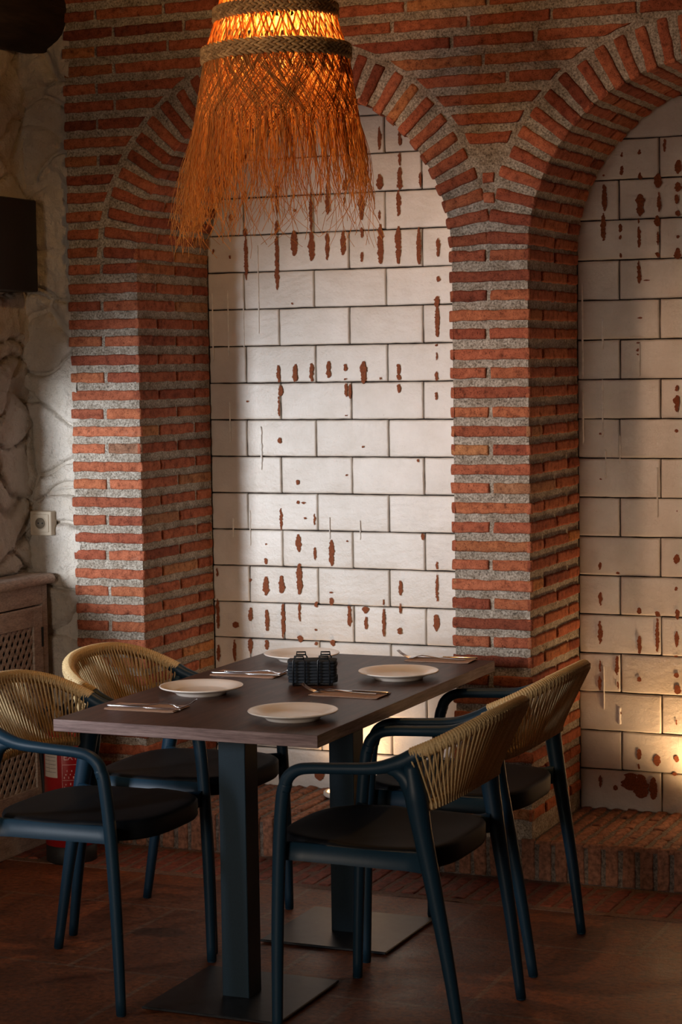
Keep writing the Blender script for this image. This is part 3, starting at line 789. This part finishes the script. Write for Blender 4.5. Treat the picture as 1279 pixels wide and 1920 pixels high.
for i, ((x, y), rz, where) in enumerate(settings):
    nb = napkin((x, y), .1, .05, rz, 'brown paper napkin under cutlery, ' + where, n0); n0 = n0 or nb
    ca, sa = math.cos(rz), math.sin(rz)
    f = copy_tree(f0) if f0 else make_fork(); kn = copy_tree(k0) if k0 else make_knife()
    f0 = f0 or f; k0 = k0 or kn
    dx, dy = .028, .010
    f.location = (x + dx*ca - dy*sa, y + dx*sa + dy*ca, .7535); f.rotation_euler = (0, 0, rz + (-.03 if i % 2 else .05))
    dx, dy = .000, -.022
    kn.location = (x + dx*ca - dy*sa, y + dx*sa + dy*ca, .7535); kn.rotation_euler = (0, 0, rz + (.04 if i % 2 else -.02))
    tag(f, 'steel fork, tines curving up, on the napkin, ' + where, 'fork', 'forks on the napkins')
    f.scale = kn.scale = (1.06, 1.15, 1.1)
    tag(kn, 'steel table knife lying beside the fork, ' + where, 'knife', 'knives on the napkins')

# ------------------------------------------------------------------ napkin caddy and the black napkins in it
cd = empty('napkin_caddy', (.437, -.830, .7502), .35)
tag(cd, 'black wire napkin caddy in the middle of the table', 'napkin holder')
mb = MB()
for s in (-1, 1):
    for q in (-.036, .036):
        w2 = .017
        x0, x1 = q - w2, q + w2; y = s * .046
        path = [(x0, y*.55, .003), (x0, y*.95, .003), (x0, y, .008), (x0, y, .074), (x0 + .004, y, .080), (x1 - .004, y, .080), (x1, y, .074), (x1, y, .008), (x1, y*.95, .003), (x1, y*.55, .003)]
        mb.tube(path, .0024, 8)
for q in (-.053, -.019, .019, .053): mb.tube([(q, -.03, .003), (q, .03, .003)], .0022, 8)
mb.tube([(-.06, 0, .003), (.06, 0, .003)], .0022, 8)
for q in (-.036, .036):
    mb.tube([(q - .013, -.046, .079), (q - .013, -.046, .088), (q + .013, -.046, .088), (q + .013, -.046, .079)], .0024, 8)
    mb.tube([(q - .013, .046, .079), (q - .013, .046, .088), (q + .013, .046, .088), (q + .013, .046, .079)], .0024, 8)
mb.build('wire_frame', M['wire'], cd)
for k_ in range(7):
    mb = MB(); z0 = .0075 + k_ * .0094; P = []
    hx_, hy_ = .072, .040
    ofx = (random.random() - .5) * .005; n = 40
    for zz, ins in ((0, .004), (.002, 0), (.0068, 0), (.0088, .004)):
        ring = []
        for i in range(n):
            a = 2*PI*i/n; c, s = math.cos(a), math.sin(a)
            x = (hx_ - ins) * math.copysign(abs(c)**.35, c); y = (hy_ - ins) * math.copysign(abs(s)**.35, s)
            ring.append((x + ofx + .0022*nz(a*4, k_, zz*300), y + .0018*nz(a*4 + 9, k_, 1), z0 + zz + .0015*nz(x*30, y*30, k_)))
        P.append(ring)
    vs = [p for r in P for p in r]; fs = []
    for r in range(3):
        for i in range(n): fs.append((r*n+i, r*n+(i+1) % n, (r+1)*n+(i+1) % n, (r+1)*n+i))
    fs.append(tuple(range(n-1, -1, -1))); fs.append(tuple(3*n+i for i in range(n)))
    mb.add(vs, fs)
    o = mb.build('folded_napkin', M['napkin']); o.location = (.437, -.830, .7502); o.rotation_euler = (0, 0, .35)
    tag(o, 'folded black paper napkin, ' + ('at the bottom', 'second from the bottom', 'third from the bottom', 'in the middle', 'third from the top', 'second from the top', 'topmost')[k_] + ' of the stack in the caddy', 'napkin', 'black napkins stacked in the caddy')

# ------------------------------------------------------------------ straw pendant lamp
LX, LY = .385, -.90
lp = empty('straw_pendant_lamp', (LX, LY, 2.05)); ZB = 2.05
tag(lp, 'glowing woven straw pendant lamp with long frayed fringe above the table', 'lamp')
def rad(z):      # shade radius against world height
    T_ = [(2.02, .250), (2.25, .246), (2.40, .232), (2.50, .214), (2.575, .200), (2.66, .172), (2.73, .153), (2.82, .130), (2.92, .095), (3.00, .060), (3.06, .035)]
    if z <= T_[0][0]: return T_[0][1]
    for (a, ra), (b, rb) in zip(T_, T_[1:]):
        if z <= b: return ra + (rb - ra) * (z - a) / (b - a)
    return T_[-1][1]
def strand(mb, pts, r):
    mb.tube(pts, r, 3, caps=False)
# woven body
mb = MB()
for lay in (0, 1, 2):
    n = 60 if lay < 2 else 34
    for i in range(n):
        a0 = 2*PI*i/n + random.random()*.03; tw = (.95, -.95, .25)[lay] + (random.random() - .5)*.14
        z1, z0 = 3.05, 2.50; pts = []
        for q in range(15):
            t = q/14; z = z1 + (z0 - z1)*t; a = a0 + tw*t*1.1; r = rad(z) + (.002, -.002, 0)[lay]
            pts.append((r*math.cos(a), r*math.sin(a), z - ZB))
        for q in range(2 if lay < 2 else 1):
            off = q*.0028
            strand(mb, [(p[0] + off, p[1] - off*.5, p[2]) for p in pts], .0019)
mb.build('woven_shade', M['straw'], lp)['kind'] = 'stuff'
# braided bands
def band(zc, h, rows, tilt, name='braided_band'):
    mb = MB()
    for rI in range(rows):
        z = zc - h/2 + h*(rI + .5)/rows; n = 64
        for i in range(n):
            a = 2*PI*i/n + rI*.05; da = .085; s = 1 if rI % 2 else -1
            pts = []
            for q in range(5):
                t = q/4 - .5; aa = a + da*2*t; zz = z + s*t*h/rows*1.9 + tilt*math.sin(aa + .9)
                r = rad(zc) + .007 + .0035*math.cos(t*PI) + random.random()*.0012
                pts.append((r*math.cos(aa), r*math.sin(aa), zz - ZB))
            mb.tube(pts, [.0012, .0042, .0052, .0042, .0012], 5)
    # backing of the braid
    P = [[((rad(zc + dz) + .003)*math.cos(a), (rad(zc + dz) + .003)*math.sin(a), zc + dz + tilt*math.sin(a + .9) - ZB) for dz in (-h/2, -h/6, h/6, h/2)] for a in [2*PI*q/64 for q in range(65)]]
    mb.grid(P, 0, True)
    return mb.build(name, M['braid'], lp)
band(2.682, .036, 4, .006); band(2.566, .040, 5, .004); band(2.80, .030, 3, .004); band(2.93, .026, 3, .003)
# upper fringe: crossing strands below the lowest band, then loose ends
mb = MB()
def fringe(a0, tw, zend, curl, r_, spread):
    pts = []; zs = 2.56; nq = 16
    ph = random.random()*6; ph2 = random.random()*6
    zcross = 2.36 + random.random()*.05
    aa = a0
    for q in range(nq + 1):
        t = q/nq; z = zs + (zend - zs)*t
        tt = min(1, (zs - z)/(zs - zcross))
        a = a0 + tw*tt
        k_ = max(0, (zcross - z)/.3)
        r = rad(z) + spread*k_ + .013*math.sin(ph + z*19)*(.15 + k_)
        a += (.11*math.sin(ph2 + z*15)*k_ + curl*k_*k_)
        pts.append((r*math.cos(a), r*math.sin(a), z - ZB))
    strand(mb, pts, r_)
for i in range(950):
    a0 = random.random()*2*PI
    lft = math.cos(a0 - (PI + .4))            # the fringe hangs longer on one side
    u_ = random.random()
    if lft > .45: ze = 2.30 - .26*u_
    elif lft < -.5: ze = 2.34 - .21*u_
    else: ze = 2.39 - .12*u_ if random.random() < .72 else 2.30 - .18*u_
    tw = (random.choice((-1, 1)))*(.30 + random.random()*.5)
    fringe(a0, tw, ze, (random.random() - .5)*.35, .00085 + random.random()*.0004, (random.random() - .45)*.045)
for i in range(150):
    a0 = random.random()*2*PI
    fringe(a0, (random.random() - .5), 2.20 - random.random()*.18, (random.random() - .5)*1.1, .0008, random.random()*.05)
for i in range(80):
    a0 = PI + .4 + (random.random() - .5)*1.5
    fringe(a0, (random.random() - .5)*.8, 2.12 - random.random()*.12, (random.random() - .5)*.8, .0008, random.random()*.07)
fr = mb.build('straw_fringe', M['straw'], lp); fr['kind'] = 'stuff'; fr['label'] = 'loose frayed straw fringe'
mb = MB(); mb.lathe([(0, -.055), (.018, -.05), (.030, -.03), (.033, -.005), (.026, .022), (.016, .04), (.014, .05), (0, .05)], (0, 0, 2.78 - ZB), 24)
mb.build('bulb', M['bulb'], lp)
mb = MB(); mb.lathe([(0, 0), (.020, 0), (.021, .06), (.012, .075), (0, .078)], (0, 0, 2.825 - ZB), 20)
mb.tube([(0, 0, 2.89 - ZB), (0, 0, TOP - ZB)], .004, 8)
mb.build('cord_and_socket', M['black'], lp)
pl_ = bpy.data.lights.new('pendant_light', 'POINT'); pl_.energy = 25; pl_.color = (1.0, .54, .19); pl_.shadow_soft_size = .035
po = bpy.data.objects.new('pendant_light', pl_); COL.objects.link(po); po.parent = lp; po.location = (0, 0, 2.70 - ZB)

# ------------------------------------------------------------------ niche uplights
def uplight(x, y, label, pw):
    r = empty('floor_uplight', (x, y, .1385))
    tag(r, label, 'lamp', 'round uplights on the niche floors')
    mb = MB(); mb.lathe([(0, 0), (.078, 0), (.082, .004), (.082, .014), (.074, .018), (.070, .014), (0, .013)], n=40)
    mb.build('housing', M['label'], r)
    mb = MB(); mb.lathe([(0, .0185), (.06, .0175), (.069, .0155), (.069, .013)], n=40)
    mb.build('glass', M['spot'], r)
    l = bpy.data.lights.new('uplight_beam', 'SPOT'); l.energy = pw; l.color = (1.0, .60, .29); l.spot_size = 2.6; l.spot_blend = .9; l.shadow_soft_size = .05
    o = bpy.data.objects.new('uplight_beam', l); COL.objects.link(o); o.parent = r; o.location = (0, 0, .06); o.rotation_euler = (PI, 0, 0)
    o.rotation_euler = (PI + math.radians(-12), 0, 0)
uplight(.0, .43, 'round warm uplight on the left niche floor, behind the table pedestal', 6)
uplight(1.335, .42, 'round warm uplight on the right niche floor, at the right frame edge', 16)

# ------------------------------------------------------------------ radiator cover
rc = empty('radiator_cover', (-1.02, -.03, 0))
tag(rc, 'whitewashed wooden radiator cover with lattice panel, in the left corner', 'radiator cover')
rx = .075       # front face x (local)
Y1, Y0 = 0.0, -1.25
def rbox(mb, xa, xb, ya, yb, za, zb, mi=0, bev=.003): mb.box((xa, ya, za), (xb, yb, zb), mi, bev)
mb = MB()
rbox(mb, -.01, rx, Y1 - .035, Y1, 0, .925)
rbox(mb, -.01, rx, Y0, Y0 + .035, 0, .925)
rbox(mb, rx - .02, rx, Y0 + .035, Y1 - .035, .855, .925)
rbox(mb, rx - .02, rx, Y0 + .035, Y1 - .035, .0, .12)
mb.build('frame', M['greywood'], rc)
mb = MB()
P = []
for (x, z) in ((-.01, .926), (rx + .018, .926), (rx + .026, .932), (rx + .028, .944), (rx + .022, .955), (rx + .010, .960), (-.01, .960)): P.append([(x, Y0 - .02, z), (x, Y1 + .012, z)])
mb.grid(P, 0, True); mb.add([q[1] for q in P], [tuple(range(7))], 0, False); mb.add([q[0] for q in P], [tuple(range(6, -1, -1))], 0, False)
mb.build('top_board', M['greywood'], rc)
dr = None
for di, (ya, yb) in enumerate(((-.61, -.04), (-1.21, -.64))):
    mb = MB(); z0, z1 = .125, .850; w2 = .062; xf = rx + .004
    rbox(mb, rx - .016, xf, yb - w2, yb, z0, z1); rbox(mb, rx - .016, xf, ya, ya + w2, z0, z1)
    rbox(mb, rx - .016, xf, ya + w2, yb - w2, z1 - .07, z1); rbox(mb, rx - .016, xf, ya + w2, yb - w2, z0, z0 + .09)
    # scalloped inner corner blocks
    d = mb.build('door', M['greywood'], rc)
    mb = MB(); la, lb, lz0, lz1 = ya + w2 - .003, yb - w2 + .003, z0 + .087, z1 - .067
    pitch = .036; wd = .0068
    for sgn in (-1, 1):
        c0 = -1.6
        while c0 < 1.6:
            # line y = c0 + sgn*(z - lz0)*.72
            kk = .72; pts = []
            zs = [lz0, lz1]
            t0, t1 = lz0, lz1
            y_ = lambda z: c0 + sgn*(z - lz0)*kk
            # clip
            zA, zB = lz0, lz1
            for lim in (la, lb):
                zc_ = lz0 + (lim - c0)/(sgn*kk)
                if (y_(zA) < la or y_(zA) > lb) and zA < zc_ < zB and abs(y_(zc_) - lim) < 1e-6 and la - 1e-6 <= y_(min(zB, zc_ + .001)) <= lb + 1e-6: zA = zc_
                if (y_(zB) < la or y_(zB) > lb) and zA < zc_ < zB and la - 1e-6 <= y_(max(zA, zc_ - .001)) <= lb + 1e-6: zB = zc_
            if la - 1e-4 <= y_(zA) <= lb + 1e-4 and la - 1e-4 <= y_(zB) <= lb + 1e-4 and zB - zA > .01:
                xo = rx - .008 + (.003 if sgn > 0 else 0)
                p0, p1 = Vector((xo, y_(zA), zA)), Vector((xo, y_(zB), zB)); tdir = (p1 - p0).normalized(); sd = Vector((0, -tdir.z, tdir.y)) * wd
                f_ = Vector((.0035, 0, 0))
                vs = [p0 - sd, p0 + sd, p1 + sd, p1 - sd, p0 - sd + f_, p0 + sd + f_, p1 + sd + f_, p1 - sd + f_]
                mb.add(vs, [(0, 1, 2, 3), (4, 7, 6, 5), (0, 4, 5, 1), (1, 5, 6, 2), (2, 6, 7, 3), (3, 7, 4, 0)], 0, False)
            c0 += pitch
    mb.build('lattice', M['greywood'], d)
    mb = MB(); hy_ = yb - .006 if di == 0 else ya + .006
    for hz in (.74, .24):
        mb = MB(); mb.box((xf, hy_ - .006, hz - .035), (xf + .003, hy_ + .006, hz + .035), 0, .001)
        hg = mb.build('hinge', M['wire'], d); hg['label'] = 'dark flat metal hinge'
mb = MB(); mb.box((-.018, Y0 + .03, .05), (rx - .03, Y1 - .03, .90), 0, 0)
mb.build('dark_hollow', M['cavity'], rc)  # dark box standing in for the shade behind the lattice

# ------------------------------------------------------------------ wall socket
ws = empty('wall_socket', (-.970, -.012, 1.136))
tag(ws, 'square cream electrical socket on the whitewashed stone above the radiator cover', 'socket')
mb = MB(); mb.box((-.043, -.010, -.043), (.043, .03, .043), 0, .003); mb.build('back_plate', M['cream'], ws)
mb = MB()
mb.box((-.030, -.0135, -.031), (.034, -.009, .033), 0, .0015); mb.build('inner_frame', M['cream'], ws)
mb = MB(); P = []
for r_, y_ in ((.0240, -.0137), (.0225, -.0165), (.0205, -.0160), (.0195, -.0040), (.0, -.0040)):
    P.append([(.002 + r_*math.cos(a), y_, .001 + r_*math.sin(a)) for a in [2*PI*q/32 for q in range(33)]])
mb.grid(P); o = mb.build('round_insert', M['cream'], ws)
mb = MB()
P = []
for r_, y_ in ((.0192, -.0165), (.0188, -.0150), (.0, -.0150)):
    P.append([(.002 + r_*math.cos(a), y_ , .001 + r_*math.sin(a)) for a in [2*PI*q/32 for q in range(33)]])
mb.grid(P)
mb.build('recess', simple('shaded_socket_well', (.20, .16, .11), .6, bs=0), ws)
mb = MB()
for s in (-1, 1): mb.tube([(.002 + s*.0085, -.0158, .001), (.002 + s*.0085, -.013, .001)], .0030, 12)
mb.build('pin_holes', M['dark'], ws)

# ------------------------------------------------------------------ black box on the left wall
bx = MB(); bx.box((-1.06, -.66, 1.950), (-.935, -.055, 2.268), 0, .004)
tag(bx.build('wall_box', M['black']), 'black rectangular box hung on the left stone wall, cut by the frame', 'wall box')

# ------------------------------------------------------------------ fire extinguisher
EX, EY, ER = -.735, -.255, .088
fe = empty('fire_extinguisher', (EX, EY, 0), 0)
tag(fe, 'red fire extinguisher on the floor behind the near left armchair', 'fire extinguisher')
mb = MB(); mb.lathe([(0, .055), (.07, .055), (ER, .062), (ER, .40), (.082, .435), (.062, .462), (.036, .480), (.026, .485), (.024, .50), (0, .50)], n=48)
mb.build('cylinder', M['red'], fe)
mb = MB(); mb.lathe([(0, 0), (.083, 0), (.087, .006), (.087, .06), (.070, .070), (0, .070)], n=40)
mb.build('foot_ring', M['rubber'], fe)
mb = MB(); mb.lathe([(0, .495), (.020, .495), (.020, .535), (.014, .545), (0, .545)], n=20)
mb.tube([(.0, 0, .53), (.05, -.01, .545), (.10, -.02, .535)], .006, 8); mb.tube([(.0, 0, .54), (.05, -.01, .575), (.105, -.02, .585)], .006, 8)
mb.build('valve', M['wire'], fe)
mb = MB(); mb.tube(catmull([(-.02, -.01, .525), (-.07, -.04, .52), (-.098, -.03, .44), (-.100, -.012, .30), (-.099, 0, .15)], 8), .0085, 10)
mb.build('hose', M['rubber'], fe)
def cyl_pt(a, z, r=ER + .0007): return (r*math.cos(a), r*math.sin(a), z)
def cyl_patch(mb, a0, a1, z0, z1, mi=0, r=ER + .0007, n=10):
    mb.grid([[cyl_pt(a0 + (a1-a0)*i/n, z, r) for z in (z0, z1)] for i in range(n + 1)], mi, True)
# angles: camera sees the side around atan2(-6.1,3.64)
AC = math.atan2(-6.358 - EY, 2.906 - EX)
mb = MB(); cyl_patch(mb, AC - 1.22, AC - .50, .300, .420, 0)
for z in (.318, .331, .344, .357, .370): cyl_patch(mb, AC - 1.17, AC - .56, z, z + .0012, 1, ER + .0010)
cyl_patch(mb, AC - .90, AC - .893, .318, .370, 1, ER + .001)
for z in (.392, .400, .408): cyl_patch(mb, AC - 1.12, AC - .60, z, z + .004, 1, ER + .001)
mb.build('inspection_label', [M['label'], M['ink']], fe)
mb = MB()
a0, a1 = AC - .30, AC + .55
for z in (.190, .215, .245, .292, .345, .392, .415): cyl_patch(mb, a0, a1, z, z + .0014)
for a in (a0, a1): cyl_patch(mb, a - .008, a + .008, .190, .4164)
for q in range(26):
    z = (.298 + .012*(q % 3)) if q < 13 else (.252 + .012*(q % 3)); a = a0 + .06 + (q % 13)*.058
    cyl_patch(mb, a, a + .022 + random.random()*.03, z, z + .0035 + random.random()*.006, 0, ER + .0008, 3)
for q in range(14): cyl_patch(mb, AC + .72, AC + .72 + .12 + random.random()*.14, .215 + q*.013, .2185 + q*.013)
mb.build('printed_instructions', M['pink'], fe)
tcu = bpy.data.curves.new('lettering', 'FONT'); tcu.body = 'EXTINTOR'; tcu.size = .032
to = bpy.data.objects.new('lettering', tcu); COL.objects.link(to)
dg = bpy.context.evaluated_depsgraph_get(); me = bpy.data.meshes.new_from_object(to.evaluated_get(dg))
bpy.data.objects.remove(to)
for v in me.vertices:
    a = a0 + .05 + v.co.x / ER * .85; v.co = Vector(cyl_pt(a, .362 + v.co.y, ER + .0011))
me.materials.clear(); me.materials.append(M['pink'])
to = bpy.data.objects.new('lettering', me); COL.objects.link(to); to.parent = fe
